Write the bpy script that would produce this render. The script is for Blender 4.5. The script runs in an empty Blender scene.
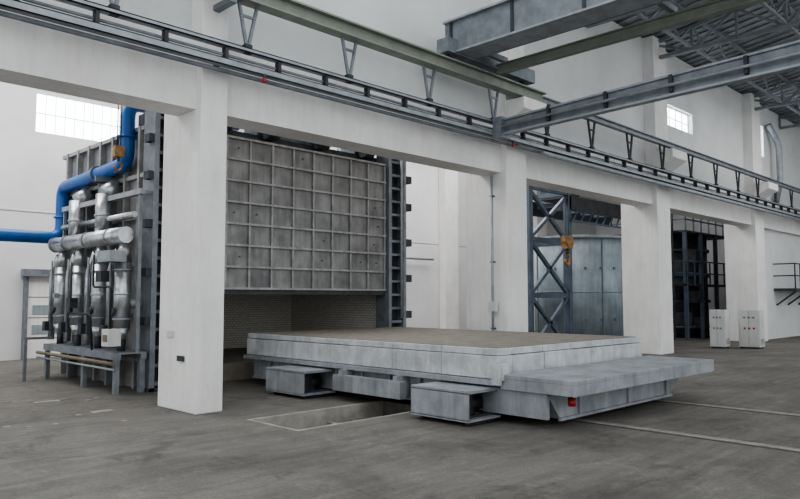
import bpy, bmesh, math, random
from mathutils import Vector, Matrix
random.seed(7)
S = bpy.context.scene

# ---------------------------------------------------------------- materials
def mat(name, c1, c2=None, scale=3.0, rough=0.7, metal=0.0, bump=0.0, bscale=40.0, detail=6.0, lo=0.35, hi=0.65, grime=0.0):
    m = bpy.data.materials.new(name); m.use_nodes = True
    nt = m.node_tree; b = nt.nodes['Principled BSDF']
    b.inputs['Roughness'].default_value = rough
    b.inputs['Metallic'].default_value = metal
    tc = nt.nodes.new('ShaderNodeTexCoord')
    if c2 is None:
        c2 = tuple(x*0.85 for x in c1)
    n = nt.nodes.new('ShaderNodeTexNoise'); n.inputs['Scale'].default_value = scale
    n.inputs['Detail'].default_value = detail; n.inputs['Roughness'].default_value = 0.6
    nt.links.new(tc.outputs['Object'], n.inputs['Vector'])
    r = nt.nodes.new('ShaderNodeValToRGB')
    r.color_ramp.elements[0].position = lo; r.color_ramp.elements[0].color = (*c2, 1)
    r.color_ramp.elements[1].position = hi; r.color_ramp.elements[1].color = (*c1, 1)
    nt.links.new(n.outputs['Fac'], r.inputs['Fac'])
    col = r.outputs['Color']
    if grime:
        mp = nt.nodes.new('ShaderNodeMapping'); mp.inputs['Scale'].default_value=(5,5,0.6)
        n3 = nt.nodes.new('ShaderNodeTexNoise'); n3.inputs['Scale'].default_value=1.5; n3.inputs['Detail'].default_value=8; n3.inputs['Roughness'].default_value=0.7
        nt.links.new(tc.outputs['Object'], mp.inputs['Vector']); nt.links.new(mp.outputs[0], n3.inputs['Vector'])
        r3 = nt.nodes.new('ShaderNodeValToRGB')
        g=1-grime
        r3.color_ramp.elements[0].position=0.35; r3.color_ramp.elements[0].color=(g,g*0.97,g*0.93,1)
        r3.color_ramp.elements[1].position=0.55; r3.color_ramp.elements[1].color=(1,1,1,1)
        nt.links.new(n3.outputs['Fac'], r3.inputs['Fac'])
        mx = nt.nodes.new('ShaderNodeMix'); mx.data_type='RGBA'; mx.blend_type='MULTIPLY'; mx.inputs[0].default_value=1
        nt.links.new(col, mx.inputs[6]); nt.links.new(r3.outputs['Color'], mx.inputs[7]); col = mx.outputs[2]
    nt.links.new(col, b.inputs['Base Color'])
    if bump:
        n2 = nt.nodes.new('ShaderNodeTexNoise'); n2.inputs['Scale'].default_value = bscale
        n2.inputs['Detail'].default_value = 4
        nt.links.new(tc.outputs['Object'], n2.inputs['Vector'])
        bp = nt.nodes.new('ShaderNodeBump'); bp.inputs['Strength'].default_value = bump
        bp.inputs['Distance'].default_value = 0.02
        nt.links.new(n2.outputs['Fac'], bp.inputs['Height'])
        nt.links.new(bp.outputs['Normal'], b.inputs['Normal'])
    return m

M = {}
M['white'] = mat('white_plaster', (0.78,0.77,0.76), (0.69,0.68,0.67), 1.2, 0.85, bump=0.25, bscale=25, grime=0.05)
M['wall'] = mat('wall_plaster', (0.66,0.665,0.66), (0.58,0.585,0.58), 0.7, 0.9, bump=0.2, bscale=20)
M['steel'] = mat('grey_painted_steel', (0.23,0.25,0.275), (0.15,0.165,0.185), 4, 0.5, 0.2)
M['steel_l'] = mat('light_grey_steel', (0.34,0.365,0.39), (0.24,0.26,0.285), 4, 0.5, 0.2)
M['dark'] = mat('dark_steel', (0.06,0.065,0.075), (0.03,0.033,0.04), 5, 0.6, 0.2)
M['blsteel'] = mat('blue_grey_steel', (0.10,0.13,0.17), (0.06,0.08,0.11), 3, 0.5, 0.1)
M['panel'] = mat('furnace_panel_steel', (0.29,0.29,0.285), (0.16,0.16,0.16), 2.0, 0.55, 0.25, bump=0.2, bscale=9, grime=0.28)
M['rib'] = mat('furnace_rib_steel', (0.37,0.37,0.365), (0.24,0.24,0.24), 5, 0.5, 0.25, grime=0.2)
M['silver'] = mat('insulation_sheet_metal', (0.62,0.64,0.66), (0.42,0.44,0.46), 6, 0.3, 0.8, bump=0.3, bscale=14, grime=0.25)
M['blue'] = mat('blue_pipe_paint', (0.012,0.13,0.42), (0.01,0.09,0.31), 3, 0.35)
M['green'] = mat('grey_green_paint', (0.25,0.27,0.225), (0.19,0.205,0.175), 3, 0.55)
M['yellow'] = mat('faded_yellow_paint', (0.20,0.16,0.09), (0.12,0.10,0.07), 6, 0.5)
M['orange'] = mat('orange_hook_paint', (0.38,0.20,0.06), (0.16,0.09,0.04), 8, 0.5)
M['red'] = mat('red_plastic', (0.45,0.03,0.03), (0.3,0.02,0.02), 3, 0.4)
M['car'] = mat('bogie_grey_paint', (0.36,0.38,0.405), (0.24,0.255,0.275), 2.5, 0.5, 0.2, bump=0.12, bscale=8, grime=0.22)
M['block'] = mat('white_ceramic_block', (0.54,0.56,0.58), (0.37,0.385,0.40), 3.5, 0.75, bump=0.4, bscale=14, grime=0.2)
M['sand'] = mat('hearth_brick_top', (0.23,0.205,0.175), (0.165,0.145,0.12), 4, 0.95, bump=0.4, bscale=25)
M['conc'] = mat('raw_concrete', (0.36,0.34,0.305), (0.22,0.205,0.18), 3, 0.95, bump=0.5, bscale=12)
M['cab'] = mat('cabinet_grey', (0.58,0.585,0.57), (0.50,0.505,0.49), 2, 0.5)
M['pale'] = mat('pale_blue_plate', (0.34,0.40,0.44), (0.23,0.28,0.32), 1.6, 0.5, 0.15, grime=0.2)
M['roof'] = mat('roof_sheet', (0.36,0.38,0.40), (0.28,0.30,0.32), 2, 0.6, 0.1)
M['truss'] = mat('roof_truss_paint', (0.26,0.28,0.30), (0.18,0.20,0.22), 3, 0.6, 0.1)
M['black'] = mat('black_rubber', (0.02,0.02,0.022), (0.012,0.012,0.013), 3, 0.6)
M['rail'] = mat('worn_rail_steel', (0.42,0.39,0.365), (0.26,0.235,0.21), 6, 0.5, 0.3)

def glassmat():
    m = bpy.data.materials.new('window_glass'); m.use_nodes = True
    nt = m.node_tree; b = nt.nodes['Principled BSDF']
    b.inputs['Base Color'].default_value = (0.8,0.9,1,1); b.inputs['Roughness'].default_value = 0.3
    b.inputs['Emission Strength'].default_value = 7
    tc = nt.nodes.new('ShaderNodeTexCoord')
    n = nt.nodes.new('ShaderNodeTexNoise'); n.inputs['Scale'].default_value = 2
    nt.links.new(tc.outputs['Object'], n.inputs['Vector'])
    r = nt.nodes.new('ShaderNodeValToRGB')
    r.color_ramp.elements[0].color=(0.8,0.9,1,1); r.color_ramp.elements[1].color=(1,1,1,1)
    nt.links.new(n.outputs['Fac'], r.inputs['Fac']); nt.links.new(r.outputs['Color'], b.inputs['Emission Color'])
    return m
M['glass'] = glassmat()

def brickmat():
    m = bpy.data.materials.new('refractory_brick'); m.use_nodes = True
    nt = m.node_tree; b = nt.nodes['Principled BSDF']; b.inputs['Roughness'].default_value = 0.95
    tc = nt.nodes.new('ShaderNodeTexCoord')
    sep = nt.nodes.new('ShaderNodeSeparateXYZ'); com = nt.nodes.new('ShaderNodeCombineXYZ')
    add = nt.nodes.new('ShaderNodeMath'); add.operation='ADD'
    nt.links.new(tc.outputs['Object'], sep.inputs[0])
    nt.links.new(sep.outputs['X'], add.inputs[0]); nt.links.new(sep.outputs['Y'], add.inputs[1])
    nt.links.new(add.outputs[0], com.inputs['X']); nt.links.new(sep.outputs['Z'], com.inputs['Y'])
    br = nt.nodes.new('ShaderNodeTexBrick'); br.inputs['Scale'].default_value = 4
    br.inputs['Color1'].default_value=(0.80,0.77,0.70,1); br.inputs['Color2'].default_value=(0.70,0.66,0.59,1)
    br.inputs['Mortar'].default_value=(0.35,0.32,0.28,1); br.inputs['Mortar Size'].default_value=0.02
    nt.links.new(com.outputs[0], br.inputs['Vector']); nt.links.new(br.outputs['Color'], b.inputs['Base Color'])
    return m
M['brick'] = brickmat()

def floormat():
    m = bpy.data.materials.new('dusty_concrete_floor'); m.use_nodes = True
    nt = m.node_tree; b = nt.nodes['Principled BSDF']; b.inputs['Roughness'].default_value = 0.75
    tc = nt.nodes.new('ShaderNodeTexCoord')
    def noise(sc,det,ro,rot=None,scl=None,dist=0):
        n = nt.nodes.new('ShaderNodeTexNoise'); n.inputs['Scale'].default_value=sc; n.inputs['Detail'].default_value=det; n.inputs['Roughness'].default_value=ro
        n.inputs['Distortion'].default_value=dist
        if rot is not None:
            mp = nt.nodes.new('ShaderNodeMapping'); mp.inputs['Rotation'].default_value=(0,0,rot); mp.inputs['Scale'].default_value=scl
            nt.links.new(tc.outputs['Object'], mp.inputs['Vector']); nt.links.new(mp.outputs[0], n.inputs['Vector'])
        else: nt.links.new(tc.outputs['Object'], n.inputs['Vector'])
        return n
    def ramp(n,p0,c0,p1,c1):
        r = nt.nodes.new('ShaderNodeValToRGB'); e=r.color_ramp.elements
        e[0].position=p0; e[0].color=(*c0,1); e[1].position=p1; e[1].color=(*c1,1)
        nt.links.new(n.outputs['Fac'], r.inputs['Fac']); return r
    def mul(a,bb):
        mx = nt.nodes.new('ShaderNodeMix'); mx.data_type='RGBA'; mx.blend_type='MULTIPLY'; mx.inputs[0].default_value=1
        nt.links.new(a, mx.inputs[6]); nt.links.new(bb, mx.inputs[7]); return mx.outputs[2]
    base=ramp(noise(0.55,10,0.7,dist=0.8),0.34,(0.082,0.075,0.067),0.66,(0.158,0.146,0.130))
    n2=noise(26,8,0.85)
    fine=ramp(n2,0.32,(0.62,0.62,0.62),0.68,(1.32,1.32,1.32))
    stain=ramp(noise(1.8,12,0.8,dist=2.0),0.53,(1,1,1),0.68,(1.6,1.56,1.50))
    dk=ramp(noise(1.1,12,0.75,dist=1.0),0.36,(0.62,0.62,0.63),0.46,(1,1,1))
    tr=ramp(noise(2.2,6,0.6,0.6,(0.25,3.0,1)),0.40,(0.86,0.86,0.86),0.60,(1.10,1.10,1.09))
    c=mul(mul(mul(mul(base.outputs['Color'],fine.outputs['Color']),stain.outputs['Color']),tr.outputs['Color']),dk.outputs['Color'])
    nt.links.new(c, b.inputs['Base Color'])
    bp = nt.nodes.new('ShaderNodeBump'); bp.inputs['Strength'].default_value=0.4; bp.inputs['Distance'].default_value=0.01
    nt.links.new(n2.outputs['Fac'], bp.inputs['Height']); nt.links.new(bp.outputs['Normal'], b.inputs['Normal'])
    return m
M['floor'] = floormat()

# ---------------------------------------------------------------- builder
class B:
    def __init__(s):
        s.bm = bmesh.new(); s.mats = []
    def mi(s, m):
        if m not in s.mats: s.mats.append(m)
        return s.mats.index(m)
    def box(s, x0,x1,y0,y1,z0,z1, m):
        i = s.mi(m)
        v = [s.bm.verts.new((x,y,z)) for x in (x0,x1) for y in (y0,y1) for z in (z0,z1)]
        for f in ((0,1,3,2),(4,6,7,5),(0,4,5,1),(2,3,7,6),(0,2,6,4),(1,5,7,3)):
            fc = s.bm.faces.new([v[k] for k in f]); fc.material_index = i
        return s
    def prism(s, pts, vec, m):
        i = s.mi(m); vec = Vector(vec)
        a = [s.bm.verts.new(p) for p in pts]; b = [s.bm.verts.new(Vector(p)+vec) for p in pts]
        n = len(pts); fs=[s.bm.faces.new(a[::-1]), s.bm.faces.new(b)]
        for k in range(n): fs.append(s.bm.faces.new((a[k],a[(k+1)%n],b[(k+1)%n],b[k])))
        for f in fs: f.material_index = i
        bmesh.ops.recalc_face_normals(s.bm, faces=fs)
        return s
    def bar(s, p, q, w, h, m):
        p=Vector(p); q=Vector(q); d=(q-p).normalized()
        up = Vector((0,0,1)) if abs(d.z)<0.95 else Vector((0,1,0))
        r = d.cross(up).normalized(); u = r.cross(d).normalized()
        pts=[p-r*w/2-u*h/2, p+r*w/2-u*h/2, p+r*w/2+u*h/2, p-r*w/2+u*h/2]
        return s.prism(pts, q-p, m)
    def tube(s, p, q, rad, m, seg=16, r2=None):
        i=s.mi(m); p=Vector(p); q=Vector(q); d=(q-p).normalized(); r2 = rad if r2 is None else r2
        up = Vector((0,0,1)) if abs(d.z)<0.95 else Vector((0,1,0))
        r = d.cross(up).normalized(); u = r.cross(d).normalized()
        a=[];b=[]
        for k in range(seg):
            t=2*math.pi*k/seg; o=r*math.cos(t)+u*math.sin(t)
            a.append(s.bm.verts.new(p+o*rad)); b.append(s.bm.verts.new(q+o*r2))
        fs=[s.bm.faces.new(a[::-1]), s.bm.faces.new(b)]
        for k in range(seg):
            f=s.bm.faces.new((a[k],a[(k+1)%seg],b[(k+1)%seg],b[k])); f.smooth=True; fs.append(f)
        for f in fs: f.material_index=i
        bmesh.ops.recalc_face_normals(s.bm, faces=fs)
        return s
    def path(s, pts, rad, m, bend=0.25, seg=14):
        P=[Vector(p) for p in pts]; out=[P[0]]
        for k in range(1,len(P)-1):
            a=(P[k-1]-P[k]); b=(P[k+1]-P[k]); bb=min(bend,a.length*0.45,b.length*0.45)
            A=P[k]+a.normalized()*bb; C=P[k]+b.normalized()*bb
            for t in [j/6 for j in range(7)]:
                out.append(A*(1-t)**2+P[k]*2*t*(1-t)+C*t*t)
        out.append(P[-1])
        i=s.mi(m); rings=[]; r=None
        for k,p in enumerate(out):
            d=(out[min(k+1,len(out)-1)]-out[max(k-1,0)]).normalized()
            if r is None:
                up=Vector((0,0,1)) if abs(d.z)<0.95 else Vector((0,1,0)); r=d.cross(up).normalized()
            else: r=(r-d*r.dot(d)).normalized()
            u=r.cross(d)
            rings.append([s.bm.verts.new(p+(r*math.cos(2*math.pi*j/seg)+u*math.sin(2*math.pi*j/seg))*rad) for j in range(seg)])
        fs=[]
        for A,C in zip(rings,rings[1:]):
            for j in range(seg):
                f=s.bm.faces.new((A[j],A[(j+1)%seg],C[(j+1)%seg],C[j])); f.smooth=True; fs.append(f)
        fs.append(s.bm.faces.new(rings[0][::-1])); fs.append(s.bm.faces.new(rings[-1]))
        for f in fs: f.material_index=i
        bmesh.ops.recalc_face_normals(s.bm, faces=fs)
        return s
    def ibeam(s, p, q, w, h, m, t=0.025):
        p=Vector(p); q=Vector(q); z=Vector((0,0,1))
        s.bar(p+z*(h/2-t/2), q+z*(h/2-t/2), w, t, m); s.bar(p-z*(h/2-t/2), q-z*(h/2-t/2), w, t, m)
        s.bar(p, q, t, h-2*t, m)
        return s
    def done(s, name, bevel=0.0, parent=None):
        me=bpy.data.meshes.new(name)
        s.bm.to_mesh(me); s.bm.free()
        for m in s.mats: me.materials.append(M[m])
        ob=bpy.data.objects.new(name, me); S.collection.objects.link(ob)
        if bevel:
            b=ob.modifiers.new('bevel','BEVEL'); b.width=bevel; b.segments=2; b.limit_method='ANGLE'
        if parent: ob.parent=parent
        return ob
def empty(name, loc=(0,0,0)):
    e=bpy.data.objects.new(name,None); S.collection.objects.link(e); return e

def wall_xz(b, x0,x1,y0,y1,z0,z1, holes, m):
    hs=sorted(holes); x=x0
    for (a,c,d,e) in hs:
        if a>x: b.box(x,a,y0,y1,z0,z1,m)
        if d>z0: b.box(a,c,y0,y1,z0,d,m)
        if e<z1: b.box(a,c,y0,y1,e,z1,m)
        x=c
    if x<x1: b.box(x,x1,y0,y1,z0,z1,m)

def window(name, x0,x1,y,z0,z1, nx, nz, t=0.035):
    b=B()
    b.box(x0,x1,y+0.02,y+0.03,z0,z1,'glass')
    b.box(x0,x1,y-0.03,y+0.05,z0,z0+t,'cab'); b.box(x0,x1,y-0.03,y+0.05,z1-t,z1,'cab')
    for k in range(nx+1):
        x=x0+t/2+(x1-x0-t)*k/nx; b.box(x-t/2,x+t/2,y-0.0,y+0.05,z0+t,z1-t,'cab')
    for k in range(1,nz):
        z=z0+(z1-z0)*k/nz; b.box(x0+t,x1-t,y-0.0,y+0.05,z-0.012,z+0.012,'cab')
    return b.done(name)

# ---------------------------------------------------------------- room shell
FX0,FX1,FY0,FY1=-8,38,-10,21.4
px0,px1,py0,py1=5.5,8.1,7.35,8.55     # pit
b=B()
b.box(FX0,px0,FY0,FY1,-0.9,0,'floor'); b.box(px1,FX1,FY0,FY1,-0.9,0,'floor')
b.box(px0,px1,FY0,py0,-0.9,0,'floor'); b.box(px0,px1,py1,FY1,-0.9,0,'floor')
b.box(px0,px1,py0,py1,-0.9,-0.55,'conc')
e=0.004
b.box(px0,px0+0.05,py0,py1,-0.6,e,'conc'); b.box(px0+.05,px1,py1-0.06,py1,-0.6,e,'conc'); b.box(px0+.05,px1,py0,py0+0.06,-0.6,e,'conc')
b.box(6.9,7.0,py0+.06,py1-.06,-0.3,-0.2,'rail')
b.done('floor')

FW=21.2
b=B()
holes=[(6.55,8.98,6.42,7.55)]
wall_xz(b,-8,38,FW,FW+0.25,0,9.8,holes,'wall')
b.box(-8,38,FW-0.02,FW+0.0,4.12,4.15,'cab')
b.done('wall_back')
for k,(a,c,d,e_) in enumerate(holes): window('window_%d'%(k+1),a,c,FW+0.06,d,e_,9,2,0.014)
b=B()
for x in (-1.5,12.0,23.7,31.0):
    b.box(x,x+0.9,FW-0.4,FW-0.02,0,9.8,'white')
b.done('trim_1')
b=B()
b.box(6.45,9.5,FW-0.16,FW-0.02,0,2.3,'white')
b.box(6.3,9.6,FW-0.30,FW-0.02,2.3,2.5,'steel'); b.box(6.37,6.45,FW-0.22,FW-0.02,0,2.3,'steel'); b.box(9.5,9.6,FW-0.22,FW-0.02,0,2.3,'steel_l')
for z in (0.02,0.58,1.15,1.72):
    b.box(6.47,9.48,FW-0.17,FW-0.16,z,z+0.015,'steel')
for x in (6.58,7.12,7.66,8.2,8.74):
    b.box(x,x+0.42,FW-0.175,FW-0.16,0.70,0.95,'pale'); b.box(x,x+0.42,FW-0.175,FW-0.16,1.25,1.5,'pale')
b.done('door_1')
b=B(); b.box(37.8,38,-10,21.2,0,12.5,'wall'); b.done('wall_end')

Y0=9.4
b=B()
b.box(-8,37.8,Y0+0.15,Y0+0.75,4.55,5.6,'white')
upper=[(22.1,24.1,7.35,8.05),(30.0,31.4,7.6,8.9)]
wall_xz(b,-8,37.8,Y0+0.35,Y0+0.65,5.6,9.8,upper,'wall')
b.box(30.2,37.8,Y0+0.35,Y0+0.6,0,4.55,'wall')
b.done('wall_colonnade')
for k,(a,c,d,e_) in enumerate(upper): window('window_%d'%(k+2),a,c,Y0+0.5,d,e_,4,2)

def column(name,x0,x1,ybk=10.6,corb=True):
    b=B()
    b.box(x0,x1,Y0,ybk,0,9.8,'white')
    if corb: b.prism([(x0-0.06,Y0,5.62),(x0-0.06,Y0-0.55,5.92),(x0-0.06,Y0-0.55,6.18),(x0-0.06,Y0,6.18)],(x1-x0+0.12,0,0),'white')
    else: b.box((x0+x1)/2-0.06,(x0+x1)/2+0.06,Y0-0.5,Y0+0.05,6.08,6.18,'steel')
    return b.done(name,0.02)
cols=[(-3.2,-2.7),(5.19,5.64),(12.81,13.6),(20.45,21.35),(29.0,30.0)]
for k,(a,c) in enumerate(cols):
    column('concrete_column'+('' if k==0 else '.%03d'%k),a,c,corb=(k>1))

b=B()
b.box(-8,38,10.1,21.5,9.8,9.95,'roof')
b.prism([(12,10.1,9.9),(12,-1,11.6),(12,-1,11.7),(12,10.1,10.0)],(26,0,0),'roof')
b.done('ceiling')
b=B()
for Y in (8.2,6.2,4.2,2.2,0.2):
    z=9.9+(10.1-Y)*1.7/11.1-0.1
    b.ibeam((12,Y,z),(37.8,Y,z),0.10,0.16,'truss')
for k in range(60):
    x=12+k*0.44
    b.prism([(x,10.0,9.89),(x,-1,11.59),(x,-1,11.55),(x,10.0,9.85)],(0.12,0,0),'roof')
b.done('roof_purlins')
def truss(name,X):
    b=B(); ys=[9.7,8.4,7.1,5.8,4.5,3.2,1.9,0.6,-0.7]
    def top(y): return 9.9+(10.1-y)*1.7/11.1-0.28
    b.bar((X,9.7,9.2),(X,-0.9,9.2),0.14,0.10,'truss')
    b.bar((X,9.7,top(9.7)),(X,-0.9,top(-0.9)),0.14,0.10,'truss')
    for k,y in enumerate(ys):
        b.bar((X,y,9.2),(X,y,top(y)),0.07,0.07,'truss')
        if k+1<len(ys):
            y2=ys[k+1]
            if k%2: b.bar((X,y,9.2),(X,y2,top(y2)),0.07,0.07,'truss')
            else: b.bar((X,y,top(y)),(X,y2,9.2),0.07,0.07,'truss')
    return b.done(name)
for k,X in enumerate((13.2,17.0,20.9,25.0,29.4,33.5)):
    truss('roof_truss'+('' if k==0 else '.%03d'%k),X)
b=B()
for Y in (8.4,5.8,3.2):
    b.bar((13,Y,9.27),(37.7,Y,9.27),0.08,0.08,'truss')
    for X in range(14,36,2):
        b.bar((X,Y,9.27),(X+1,Y,10.0),0.05,0.05,'truss'); b.bar((X+1,Y,10.0),(X+2,Y,9.27),0.05,0.05,'truss')
b.done('roof_bracing')

# ---------------------------------------------------------------- crane runway + conductor rail
b=B()
b.ibeam((-8,9.0,6.32),(13.7,9.0,6.32),0.24,0.26,'green',0.03)
b.box(-8,13.7,8.97,9.03,6.45,6.50,'steel')
b.ibeam((13.7,9.0,6.30),(37.7,9.0,6.30),0.14,0.16,'steel',0.03)
b.done('crane_runway_beam')
b=B()
YR=9.05
for (z,h) in ((5.46,0.07),(5.19,0.11)):
    b.box(-8,37.7,YR-0.07,YR-0.05,z-h/2,z+h/2,'steel_l'); b.box(-8,37.7,YR-0.07,YR+0.06,z-h/2,z-h/2+0.015,'steel_l'); b.box(-8,37.7,YR-0.07,YR+0.06,z+h/2-0.015,z+h/2,'steel')
b.tube((-8,YR+0.1,5.10),(37.7,YR+0.1,5.10),0.035,'steel',8)
b.tube((-8,YR+0.05,5.33),(37.7,YR+0.05,5.33),0.025,'steel',8)
b.tube((13.7,YR-0.02,5.06),(37.7,YR-0.02,5.06),0.06,'steel_l',12)
x=-7.0
while x<37:
    b.box(x,x+0.05,YR-0.05,YR+0.06,5.15,5.48,'dark'); x+=0.95
x=-6.55
while x<37:
    zt=6.2 if x<13.8 else 6.22
    mm='steel' if x<13.8 else 'dark'
    b.bar((x,YR,5.45),(x-0.16,YR,zt),0.045,0.045,mm); b.bar((x,YR,5.45),(x+0.16,YR,zt),0.045,0.045,mm)
    b.bar((x-0.13,YR,6.0),(x+0.13,YR,6.0),0.03,0.04,mm); b.box(x-0.06,x+0.06,YR-0.05,YR+0.05,5.42,5.56,'dark')
    x+=2.05
for (a,c) in cols:
    b.box((a+c)/2-0.04,(a+c)/2+0.04,YR+0.06,Y0+0.002,5.22,5.3,'dark')
b.done('conductor_rail_truss')

K=empty('overhead_crane')
b=B()
b.box(10.5,10.95,-9,9.2,6.62,7.25,'steel'); b.box(10.42,11.03,-9,9.2,6.58,6.62,'steel_l'); b.box(10.42,11.03,-9,9.2,7.25,7.29,'steel_l')
for k in range(12): b.box(10.47,10.50,9.0-k*1.5,9.06-k*1.5,6.62,7.25,'dark')
b.box(11.03,11.6,-9,9.0,6.82,6.86,'dark')
b.done('bridge_girder',0,K)
b=B()
b.ibeam((11.75,-9,6.52),(11.75,8.82,6.52),0.16,0.20,'green')
for y in (8.6,5,1,-3,-7):
    b.box(10.95,11.75,y-0.05,y+0.05,6.62,6.72,'steel')
b.done('secondary_beam',0,K)
b=B()
b.box(10.2,13.2,8.86,9.16,6.56,6.85,'steel')
for x in (10.45,12.95): b.tube((x,8.95,6.64),(x,9.07,6.64),0.135,'dark',20)
b.done('end_carriage',0,K)
b=B()
X=11.85
b.prism([(X,8.97,5.14),(X,-3,5.42),(X,-3,5.46),(X,8.97,5.18)],(0.16,0,0),'steel_l')
b.prism([(X,8.97,5.44),(X,-3,5.86),(X,-3,5.90),(X,8.97,5.48)],(0.16,0,0),'steel_l')
b.prism([(X+0.05,8.97,5.18),(X+0.05,-3,5.46),(X+0.05,-3,5.86),(X+0.05,8.97,5.44)],(0.03,0,0),'steel')
b.tube((X-0.06,8.97,5.30),(X-0.06,-3,5.62),0.03,'steel_l',8)
for k in range(10):
    y=8.9-k*1.25; z=5.2+(9.15-y)*0.024
    b.box(X-0.03,X+0.05,y-0.03,y+0.03,z,z+0.3,'dark')
b.bar((X-0.05,2.0,5.7),(X-0.05,2.0,6.45),0.04,0.04,'steel'); b.bar((X-0.05,-2.5,5.8),(X-0.05,-2.5,6.45),0.04,0.04,'steel')
b.box(X-0.1,X+0.25,8.75,8.97,5.08,5.52,'steel')
b.done('cross_girder',0,K)

# ---------------------------------------------------------------- furnace
F=empty('bogie_hearth_furnace')
YF=12.4
b=B()
b.box(5.95,7.45,YF+0.35,17.0,0,5.0,'panel'); b.box(12.25,12.6,YF+0.35,17.0,0,5.0,'panel')
b.box(7.45,12.25,YF+0.35,17.0,4.2,5.0,'panel'); b.box(7.45,12.25,16.8,17.0,0,4.2,'panel')
b.done('shell',0,F)
b=B()
b.box(7.45,7.6,YF+0.36,16.8,0.0,4.2,'brick'); b.box(12.15,12.25,YF+0.36,16.8,0.0,4.2,'brick')
b.box(7.6,12.15,16.6,16.8,0,4.2,'brick'); b.box(7.6,12.15,YF+0.35,16.6,4.05,4.2,'brick')
b.box(7.6,12.15,YF+0.4,16.6,0.0,0.35,'sand')
b.done('brick_lining',0,F)
b=B()
dx0,dx1,dz0,dz1=6.3,11.86,1.87,5.0
b.box(dx0,dx1,YF,YF+0.28,dz0,dz1,'panel')
nx,nz=10,7
for k in range(nx+1):
    x=dx0+(dx1-dx0-0.05)*k/nx; b.box(x,x+0.04,YF-0.05,YF,dz0,dz1,'rib')
for k in range(nz+1):
    z=dz0+(dz1-dz0-0.05)*k/nz; b.box(dx0,dx1,YF-0.065,YF-0.001,z,z+0.045,'rib')
for i in range(nx):
    for j in range(nz):
        if random.random()<0.2:
            x=dx0+(dx1-dx0)*(i+0.5)/nx+random.uniform(-.1,.1); z=dz0+(dz1-dz0)*(j+0.5)/nz
            b.tube((x,YF-0.03,z),(x,YF,z),0.014,'dark',8)
b.box(dx0,dx1,YF-0.02,YF+0.26,dz0-0.10,dz0,'dark')
b.done('lifting_door',0,F)
b=B()
def post(x0,x1,zt,m='blsteel'):
    b.box(x0,x0+0.1,YF-0.12,YF+0.34,0,zt,m); b.box(x1-0.1,x1,YF-0.12,YF+0.34,0,zt,m)
    b.box(x0+0.1,x1-0.1,YF+0.1,YF+0.34,0,zt,'dark')
    z=0.1
    while z<zt-0.2:
        b.box(x0+0.1,x1-0.1,YF-0.08,YF+0.1,z,z+0.06,m); z+=0.33
    b.box(x0-0.05,x1+0.05,YF-0.12,YF+0.4,0,0.06,'dark')
post(5.85,6.25,5.5,'steel'); post(11.9,12.5,5.3,'steel')
b.tube((6.05,YF-0.15,0.4),(6.05,YF-0.15,5.6),0.03,'steel_l',8)
b.tube((12.3,YF-0.15,1.2),(12.3,YF-0.15,5.4),0.03,'steel_l',8)
for z in (1.2,2.1,3.0,3.9,4.6):
    b.box(12.5,12.72,YF-0.1,YF+0.1,z,z+0.18,'dark'); b.box(5.75,5.87,YF-0.1,YF+0.1,z,z+0.15,'dark')
b.done('door_guide_posts',0,F)
b=B()
b.box(5.85,12.5,YF+0.36,YF+0.6,5.0,5.22,'dark')
b.tube((6.2,YF+0.2,5.32),(12.2,YF+0.2,5.32),0.05,'dark',12)
for x in (7.3,8.5,9.9,11.3):
    b.tube((x,YF+0.2-0.0,5.32),(x+0.28,YF+0.2,5.32),0.2,'dark',24); b.box(x-0.1,x+0.5,YF+0.37,YF+0.9,5.22,5.6,'blsteel')
b.box(9.0,9.7,YF+0.5,YF+1.0,5.0,5.5,'steel'); b.tube((9.0,YF+0.7,5.6),(9.6,YF+0.7,5.6),0.16,'dark')
b.done('hoist_gear',0,F)
b=B()
for y in [YF+0.5+0.62*k for k in range(7)]:
    b.box(5.84,5.95,y,y+0.08,0,5.0,'rib')
for z in (0.5,1.4,2.3,3.2,4.0,4.92): b.box(5.86,5.95,YF+0.35,17.0,z,z+0.08,'rib')
for y in (13.2,14.2,15.2,16.2): b.box(12.6,12.7,y,y+0.1,0,5.0,'rib')
b.done('shell_ribs',0,F)
b=B()
XB=5.5
ys=[12.7,13.75,14.8,15.75]
for y in ys:
    b.tube((XB,y,1.15),(XB,y,2.35),0.15,'silver',20)
    b.tube((XB,y,2.35),(XB+0.02,y,2.75),0.15,'silver',20,0.08)
    b.tube((XB,y,1.15),(XB,y,0.95),0.15,'silver',20,0.07)
    for z in (1.3,1.75,2.2): b.tube((XB,y,z),(XB,y,z+0.03),0.165,'steel_l',20)
    b.tube((XB,y,0.7),(XB,y,0.97),0.07,'dark',12)
    b.tube((XB,y,1.6),(5.95,y,1.6),0.09,'steel_l',14); b.tube((XB-0.14,y+0.22,1.0),(XB-0.14,y+0.22,2.5),0.02,'steel',8)
    b.path([(XB-0.02,y+0.5,0.8),(XB-0.02,y+0.5,2.2),(XB-0.02,y+0.15,2.6)],0.07,'silver',0.15,14)
    b.path([(XB-0.02,y+0.5,1.0),(XB-0.1,y+0.3,1.0),(XB-0.1,y+0.3,1.7)],0.03,'steel_l',0.06,8)
    b.box(XB-0.22,XB-0.08,y+0.3,y+0.46,1.0,1.2,'dark')
    b.tube((XB-0.13,y,1.45),(XB-0.2,y,1.45),0.07,'dark',14)
b.tube((XB-0.05,12.5,2.85),(XB-0.05,16.1,2.85),0.15,'silver',20)
for y in (13.1,14.2,15.3,16.0): b.tube((XB-0.05,y,2.85),(XB-0.05,y+0.04,2.85),0.17,'steel_l',20)
for y in (13.9,15.3):
    b.tube((XB+.1,y,2.95),(XB+.1,y,3.75),0.16,'silver',20); b.tube((XB+.1,y,3.75),(XB+0.35,y,3.95),0.16,'silver',20)
    b.tube((XB+.1,y,3.3),(XB+.1,y,3.34),0.18,'steel_l',20)
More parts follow.
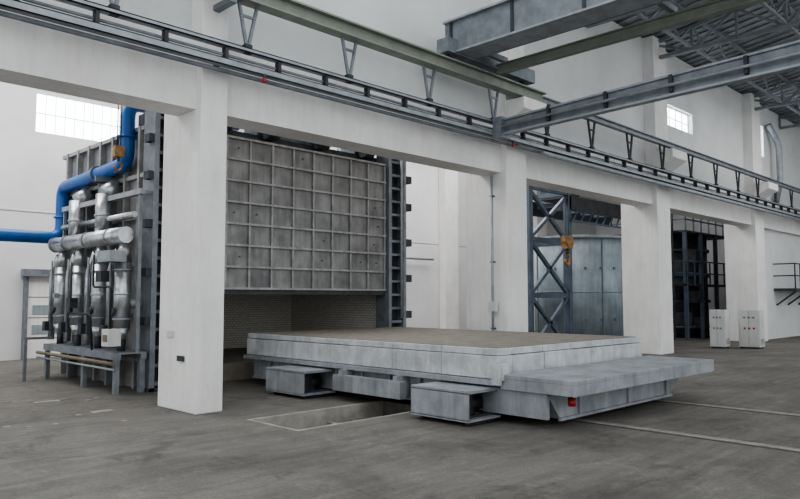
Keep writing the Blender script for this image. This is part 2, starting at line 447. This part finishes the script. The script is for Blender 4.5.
b.tube((XB+0.15,12.6,3.25),(XB+0.15,16.2,3.25),0.06,'silver',14)
b.done('burner_pipes',0,F)
b=B()
b.box(5.25,5.33,12.3,16.0,0.60,0.70,'steel'); b.box(5.7,5.8,12.3,16.0,0.60,0.70,'steel')
b.box(5.25,5.8,12.3,16.0,0.70,0.73,'steel')
b.tube((5.2,12.3,0.54),(5.2,16.2,0.54),0.035,'yellow',10); b.tube((5.2,12.3,0.44),(5.2,16.2,0.44),0.022,'steel_l',10)
for y in (12.35,13.8,15.8):
    b.box(5.25,5.33,y,y+0.1,0,0.6,'steel'); b.box(5.7,5.8,y,y+0.1,0,0.6,'steel')
b.box(4.75,4.81,15.6,15.66,0,0.9,'steel'); b.bar((4.78,15.63,0.87),(5.3,15.63,0.87),0.05,0.05,'steel')
for y in (12.35,14.2,16.1): b.box(5.62,5.68,y,y+0.06,0.73,3.7,'steel')
b.box(5.60,5.70,12.3,16.2,3.6,3.70,'steel_l')
for y in (12.35,14.2,16.1): b.box(5.70,5.95,y,y+0.06,3.62,3.68,'steel')
b.done('burner_platform',0,F)
b=B()
b.box(5.1,5.32,12.3,12.6,0.85,1.15,'cab'); b.box(5.09,5.1,12.36,12.54,0.93,1.05,'yellow')
b.box(5.1,5.4,12.35,12.9,2.35,2.55,'steel_l'); b.box(5.2,5.35,12.95,13.2,2.0,2.2,'dark')
b.box(5.15,5.3,14.3,14.5,1.5,1.7,'dark'); b.box(5.2,5.3,15.3,15.4,1.7,1.8,'steel_l')
b.path([(5.2,12.5,1.15),(5.2,12.5,1.9),(5.2,13.3,1.9),(5.2,13.3,2.5)],0.02,'black',0.1,8)
b.path([(5.25,13.4,0.73),(5.2,13.4,1.4),(5.2,14.4,1.4),(5.2,14.4,2.4)],0.02,'black',0.1,8)
b.done('junction_boxes',0,F)
b=B()
b.path([(-7.9,16.6,3.05),(5.75,16.6,3.05),(5.75,16.6,4.2),(5.75,13.25,4.3),(5.75,13.25,5.5),(8.2,13.25,5.5)],0.14,'blue',0.28,18)
b.tube((5.75,14.6,4.26),(5.75,14.64,4.26),0.18,'steel',18); b.tube((5.75,13.25,4.8),(5.75,13.25,4.84),0.18,'blue',18); b.tube((5.75,16.6,3.5),(5.75,16.6,3.54),0.18,'blue',18)
b.box(5.5,6.0,14.1,14.16,4.04,4.14,'steel')
b.box(5.84,5.90,15.9,15.96,3.7,4.1,'steel')
b.done('combustion_air_pipe',0,F)

def hook(name,x,y,ztop,zh,s=1.0,beam=None):
    b=B()
    b.tube((x-0.04*s,y,zh+0.45*s),(x-0.04*s,y,ztop),0.012,'dark',6); b.tube((x+0.04*s,y,zh+0.45*s),(x+0.04*s,y,ztop),0.012,'dark',6)
    b.box(x-0.11*s,x+0.11*s,y-0.06*s,y+0.06*s,zh+0.22*s,zh+0.48*s,'orange')
    b.tube((x,y-0.08*s,zh+0.36*s),(x,y+0.08*s,zh+0.36*s),0.12*s,'orange',20)
    b.tube((x,y,zh+0.22*s),(x,y,zh+0.12*s),0.03*s,'dark',10)
    pts=[(x+0.0,y,zh+0.14*s),(x+0.09*s,y,zh+0.06*s),(x+0.08*s,y,zh-0.06*s),(x,y,zh-0.11*s),(x-0.08*s,y,zh-0.06*s),(x-0.09*s,y,zh+0.01*s)]
    b.path(pts,0.028*s,'orange',0.03,8)
    if beam: b.box(*beam)
    return b.done(name)
hook('crane_hook',5.42,12.85,5.45,4.15,0.8,(5.36,5.86,12.80,12.90,5.42,5.50,'dark'))

# ---------------------------------------------------------------- bogie car
C=empty('furnace_bogie_car')
cx0,cx1,cy0,cy1=7.8,12.1,5.9,12.15
ZB,ZM,ZT=0.58,0.90,1.0
b=B()
def blocks_x(x0,x1,y,dy,z0,z1,n):
    w=(x1-x0)/n
    for k in range(n):
        j=random.uniform(0,0.012)
        b.box(x0+k*w+0.004,x0+(k+1)*w-0.004,y+j,y+dy,z0+0.003,z1-0.003-j*0.5,'block')
def blocks_y(x,dx,y0,y1,z0,z1,n):
    w=(y1-y0)/n
    for k in range(n):
        j=random.uniform(0,0.012)
        b.box(x+j,x+dx,y0+k*w+0.004,y0+(k+1)*w-0.004,z0+0.003,z1-0.003-j*0.5,'block')
blocks_y(cx0,0.35,cy0+0.001,cy1,ZB,ZM,6); blocks_y(cx0+0.03,0.32,cy0+0.03,cy1,ZM,ZT,6)
blocks_y(cx1-0.36,0.35,cy0+0.36,cy1-0.36,ZB,ZM,5); blocks_y(cx1-0.36,0.33,cy0+0.36,cy1-0.36,ZM,ZT,9)
blocks_x(cx0+0.36,cx1,cy0,0.35,ZB,ZM,5); blocks_x(cx0+0.36,cx1-0.02,cy0+0.03,0.32,ZM,ZT,5)
blocks_x(cx0+0.36,cx1,cy1-0.35,0.35,ZB,ZT,6)
b.done('edge_blocks',0.008,C)
b=B(); b.box(cx0+0.34,cx1-0.34,cy0+0.34,cy1-0.34,0.56,ZT+0.005,'sand'); 
b.box(cx0+0.10,cx1-0.08,cy0+0.10,cy1-0.02,ZT-0.02,ZT+0.004,'sand'); b.done('hearth_bed',0,C)
b=B()
b.box(cx0-0.05,cx1+0.04,cy0-0.05,cy1+0.02,0.50,0.575,'car')
b.box(cx0-0.02,cx1+0.12,4.7,cy0-0.05,0.60,0.66,'car'); b.box(cx0-0.02,cx1+0.12,4.7,4.75,0.46,0.60,'car')
b.box(cx0-0.02,cx0+0.03,4.75,cy0-0.05,0.46,0.60,'car'); b.box(cx1+.07,cx1+0.12,4.75,cy0-0.05,0.46,0.60,'car')
b.box(cx0+0.03,cx1,4.75,cy0,0.50,0.58,'dark')
b.done('deck_and_front_shelf',0.006,C)
b=B()
for x in (cx0+0.12,10.0,cx1-0.32):
    b.box(x,x+0.2,cy0-0.3,cy1-0.1,0.14,0.50,'car')
    b.box(x-0.04,x+0.24,cy0-0.3,cy1-0.1,0.12,0.15,'car')
for k in range(9):
    y=cy0+0.2+k*0.66; b.box(cx0+0.05,cx0+0.12,y,y+0.03,0.15,0.50,'car')
    b.box(cx0+0.32,cx1-0.32,y,y+0.08,0.2,0.5,'dark')
b.prism([(cx0+0.05,5.15,0.46),(cx0+0.35,5.15,0.10),(11.45,5.15,0.10),(cx1-0.05,5.15,0.46)],(0,0.5,0),'car')
b.box(cx0+0.3,11.5,5.11,5.15,0.08,0.12,'car')
for x in (8.6,10.0,11.3): b.box(x,x+0.03,5.12,5.15,0.12,0.46,'car')
b.box(cx0+0.04,cx0+0.1,5.15,6.2,0.12,0.46,'car')
for x in (8.75,11.35):
    for y in (6.2,7.6,9.2,10.8):
        b.tube((x-0.08,y,0.2),(x+0.08,y,0.2),0.18,'dark',28); b.tube((x+0.08,y,0.2),(x+0.11,y,0.2),0.2,'dark',28)
b.done('chassis',0,C)
b=B()
def sbox(y0,y1,x0=7.22):
    b.box(x0,x0+0.02,y0,y1,0.08,0.44,'car'); b.box(x0,cx0+0.12,y0,y1,0.43,0.47,'car'); b.box(x0,cx0+0.12,y0,y1,0.06,0.09,'car')
    b.box(x0+0.02,cx0+0.12,y1-0.02,y1,0.09,0.43,'dark')
    b.prism([(x0+0.02,y0+0.02,0.09),(x0+0.5,y0+0.30,0.09),(x0+0.5,y0+0.30,0.43),(x0+0.02,y0+0.02,0.43)],(0.0,0.02,0),'dark')
    b.tube((x0+0.3,y0+0.3,0.25),(x0+0.55,y0+0.3,0.25),0.1,'black',16)
    b.box(x0+0.1,cx0+0.12,y0+0.1,y0+0.14,0.0,0.12,'dark') 
    b.box(x0+0.1,cx0+0.12,y1-0.14,y1-0.10,0.0,0.12,'dark')
sbox(5.95,7.0); sbox(9.5,10.6)
b.box(7.6,7.75,7.6,9.2,0.16,0.42,'car')
b.box(7.64,7.9,7.7,7.8,0.2,0.5,'car'); b.box(7.64,7.9,9.0,9.1,0.2,0.5,'car')
b.done('side_roller_boxes',0,C)
b=B()
b.box(cx0-0.10,cx0-0.05,cy0-0.10,cy0+0.04,0.52,0.80,'block'); b.box(cx0-0.05,cx0+0.1,cy0-0.12,cy0-0.05,0.58,0.80,'block')
b.tube((8.2,5.02,0.42),(8.2,5.02,0.38),0.03,'dark',12); b.tube((8.2,5.0,0.38),(8.2,5.0,0.28),0.055,'red',16); b.tube((8.2,5.02,0.42),(8.2,5.02,0.5),0.012,'dark',6)
b.done('warning_lamp',0,C)

for k,x in enumerate((8.75,11.35)):
    b=B(); b.box(x-0.03,x+0.03,-9.9,7.3 if k==0 else 12.0,0.0,0.01,'rail'); b.box(x-0.10,x-0.06,-9.9,7.3 if k==0 else 12.0,0.0,0.004,'dark'); b.box(x+0.10,x+0.12,-9.9,7.3 if k==0 else 12.0,0.0,0.004,'rail')
    b.done('floor_rail'+('' if k==0 else '.001'))

# ---------------------------------------------------------------- background equipment, right bay
b=B()
xs=(18.6,20.9); yy=(12.8,14.6)
for x in xs:
    for y in yy: b.box(x-0.1,x+0.1,y-0.1,y+0.1,0,5.4,'blsteel')
for z in (1.7,3.5,5.2):
    for y in yy: b.box(xs[0],xs[1],y-0.07,y+0.07,z,z+0.16,'blsteel')
    for x in xs: b.box(x-0.07,x+0.07,yy[0],yy[1],z,z+0.16,'blsteel')
zz=(0,1.78,3.58,5.2)
for i in range(3):
    for y in yy:
        b.bar((xs[0],y,zz[i]),(xs[1],y,zz[i+1]),0.11,0.11,'blsteel'); b.bar((xs[1],y,zz[i]),(xs[0],y,zz[i+1]),0.11,0.11,'blsteel')
    b.bar((xs[0],yy[0],zz[i]),(xs[0],yy[1],zz[i+1]),0.09,0.09,'blsteel')
b.box(20.9,27.2,12.7,12.85,4.7,5.2,'dark'); b.box(20.9,27.2,14.5,14.65,4.7,5.2,'dark'); b.box(27.0,27.2,12.7,12.9,0,5.2,'dark')
for x in (21.6,22.6,23.6,24.6,25.6): b.box(x,x+0.1,12.85,14.5,4.95,5.1,'blsteel')
b.box(20.9,27.2,12.6,12.66,4.3,4.36,'blsteel')
for k in range(12): b.bar((21+k*0.5,12.63,4.33),(21.25+k*0.5,12.63,4.7),0.05,0.05,'blsteel')
b.box(21.4,22.4,13.2,14.2,5.2,5.6,'dark')
b.done('steel_support_frame')
b=B()
cxk,cyk,R=23.3,13.75,1.7
b.tube((cxk,cyk,0.0),(cxk,cyk,3.8),R,'pale',40); b.tube((cxk,cyk,3.8),(cxk,cyk,3.92),R+0.06,'steel_l',40); b.tube((cxk,cyk,1.9),(cxk,cyk,1.94),R+0.02,'pale',40); b.tube((cxk,cyk,0),(cxk,cyk,0.15),R+0.06,'steel',40)
for k in range(8):
    t=2*math.pi*k/8+0.2; p=Vector((cxk+(R+0.01)*math.cos(t),cyk+(R+0.01)*math.sin(t),0.1)); b.bar(p,p+Vector((0,0,3.7)),0.04,0.04,'steel')
for k in range(0,30,4):
    t=math.pi+k*0.08
    for z in (0.9,2.7): b.box(cxk+R*math.cos(t)-0.05,cxk+R*math.cos(t)+0.05,cyk+R*math.sin(t)-0.03,cyk+R*math.sin(t)+0.03,z,z+0.09,'steel')
b.done('pit_furnace_tank')
hook('crane_hook.001',19.4,11.9,4.55,2.9,1.6,None)
b=B()
cxk,cyk,R=31.0,13.9,1.7
b.tube((cxk,cyk,0),(cxk,cyk,4.4),R,'dark',32)
for z in (0.4,1.5,2.6,3.7): b.tube((cxk,cyk,z),(cxk,cyk,z+0.12),R+0.1,'blsteel',32)
for z in (2.2,4.4):
    b.box(28.4,33.4,11.9,15.6,z,z+0.08,'dark')
    for h in (0.5,1.0): b.box(28.4,33.4,11.88,11.92,z+h,z+h+0.05,'blsteel'); b.box(28.38,28.42,11.9,15.6,z+h,z+h+0.05,'blsteel')
    for k in range(7): b.box(28.4+k*0.8,28.45+k*0.8,11.88,11.93,z,z+1.0,'blsteel')
for x in (28.4,30.0,31.6,33.3): b.box(x,x+0.14,11.9,12.04,0,4.4,'blsteel'); b.box(x,x+0.14,15.4,15.54,0,4.4,'dark')
for k in range(16): b.box(27.9,28.3,12.4,12.44,0.3*k+0.2,0.3*k+0.24,'dark')
b.box(27.86,27.92,12.38,12.46,0,5.2,'dark'); b.box(28.28,28.34,12.38,12.46,0,5.2,'dark')
for (x,y,z) in ((28.6,12.2,0.6),(29.4,12.1,1.5),(28.7,12.3,2.7),(30.2,12.2,0.4),(29.6,12.2,3.2)): b.box(x,x+0.5,y-0.2,y+0.3,z,z+0.5,'dark')
b.done('vertical_furnace_machine')

def cabinet(name,x0,y0,w,d,h,label):
    b=B()
    b.box(x0,x0+d,y0,y0+w,0.06,h,'cab'); b.box(x0+0.03,x0+d-0.03,y0+0.03,y0+w-0.03,0,0.06,'dark')
    b.box(x0-0.012,x0,y0+0.03,y0+w-0.03,0.1,h-0.03,'cab')
    b.box(x0-0.016,x0-0.012,y0+w/2-0.004,y0+w/2+0.004,0.1,h-0.03,'dark')
    b.box(x0+0.03,x0+d-0.03,y0-0.012,y0,0.1,h-0.03,'cab')
    for k in range(3): b.box(x0-0.022,x0-0.012,y0+w*(0.2+0.22*k),y0+w*(0.33+0.22*k),h*.78,h*.78+0.06,'steel')
    for k in range(3): b.box(x0-0.022,x0-0.012,y0+w*(0.2+0.22*k),y0+w*(0.30+0.22*k),h*.5,h*.5+0.06,label)
    for k in range(5): b.box(x0+0.08,x0+d-0.08,y0-0.018,y0-0.012,h*0.12+k*0.04,h*0.12+k*0.04+0.015,'dark')
    return b.done(name,0.006)
cabinet('electrical_cabinet',24.4,9.0,0.49,0.47,1.3,'steel')
cabinet('electrical_cabinet.001',25.0,8.1,0.66,0.5,1.3,'red')

b=B()
b.box(32.0,37.0,8.9,9.75,2.0,2.1,'dark')
for z in (2.6,3.1): b.box(32.0,37,8.9,8.94,z,z+0.05,'dark'); b.box(32.0,32.04,8.9,9.75,z,z+0.05,'dark')
for k in range(7): b.box(32+k*0.7,32.05+k*0.7,8.9,8.94,2.08,3.1,'dark')
for x in (32.3,33.8,35.3): b.bar((x,8.95,2.0),(x,9.74,1.4),0.06,0.06,'dark')
b.done('wall_balcony')
b=B(); b.path([(32.2,9.6,5.7),(32.2,9.4,6.6),(32.2,9.4,8.2),(31.6,9.6,9.0)],0.12,'steel_l',0.3); b.done('wall_duct')
b=B(); b.tube((12.68,9.72,0.0),(12.68,9.72,4.5),0.03,'steel_l',8); b.box(12.64,12.74,9.62,9.82,1.4,1.62,'cab')
for z in (1.0,2.5,4.0): b.box(12.66,12.74,9.67,9.77,z,z+0.03,'dark')
b.done('conduit_pipe')
b=B(); b.tube((17.4,20.75,0),(17.4,20.75,7.5),0.09,'steel_l',12); b.tube((17.9,20.9,3.4),(23,20.9,3.4),0.05,'steel_l',10); b.tube((18.6,20.9,0),(18.6,20.9,6.5),0.05,'steel',10); b.tube((20.6,20.9,0),(20.6,20.9,7.5),0.07,'steel',10); b.done('wall_pipe')
for k,(x,y) in enumerate(((6.0,8.95),(12.45,8.95))):
    b=B(); b.tube((x,y,5.0),(x,y,5.07),0.035,'red',14); b.tube((x,y,5.07),(x,y,5.14),0.025,'dark',10); b.done('signal_lamp'+('' if k==0 else '.001'))
b=B(); b.box(5.165,5.19,9.75,9.95,0.75,0.83,'dark'); b.box(5.17,5.19,10.1,10.3,1.1,1.2,'cab'); b.done('wall_socket')
b=B()
for k in range(40):
    x=random.uniform(1.0,5.0); y=random.uniform(9,16); s=random.uniform(0.02,0.05)
    b.box(x,x+s*2,y,y+s,0,s*0.4,'conc')
b.box(4.2,4.5,10.6,10.75,0,0.015,'conc'); b.box(3.9,4.3,12.2,12.3,0,0.02,'conc')
b.done('floor_debris')

# ---------------------------------------------------------------- light
w=bpy.data.worlds.new('overcast_sky'); S.world=w; w.use_nodes=True
nt=w.node_tree; bg=nt.nodes['Background']; bg.inputs['Color'].default_value=(0.92,0.97,1.0,1); bg.inputs['Strength'].default_value=1.5
def area(name,loc,rot,sx,sy,p,col=(1,0.995,0.99)):
    l=bpy.data.lights.new(name,'AREA'); l.shape='RECTANGLE'; l.size=sx; l.size_y=sy; l.energy=p; l.color=col
    o=bpy.data.objects.new(name,l); S.collection.objects.link(o); o.location=loc; o.rotation_euler=rot; return o
area('fill_light',(5,16.5,9.5),(0,0,0),14,6,1400)  # added fill for the far bay, standing in for window light
area('fill_light.001',(20,16.5,9.5),(0,0,0),12,6,1200)  # second added far-bay fill, no actual fixture
area('fill_light.002',(28,4,9.0),(0,0,0),8,6,350)  # weaker added fill under the near-bay roof, no actual fixture

cam=bpy.data.cameras.new('camera'); co=bpy.data.objects.new('camera',cam); S.collection.objects.link(co)
co.location=(0,0,1.7); co.rotation_euler=(math.radians(90+3.96),0,math.radians(-45))
cam.lens=31.5; cam.sensor_width=36; cam.clip_end=200
S.camera=co
S.view_settings.view_transform='AgX'
try: S.view_settings.look='AgX - Medium High Contrast'
except Exception: pass
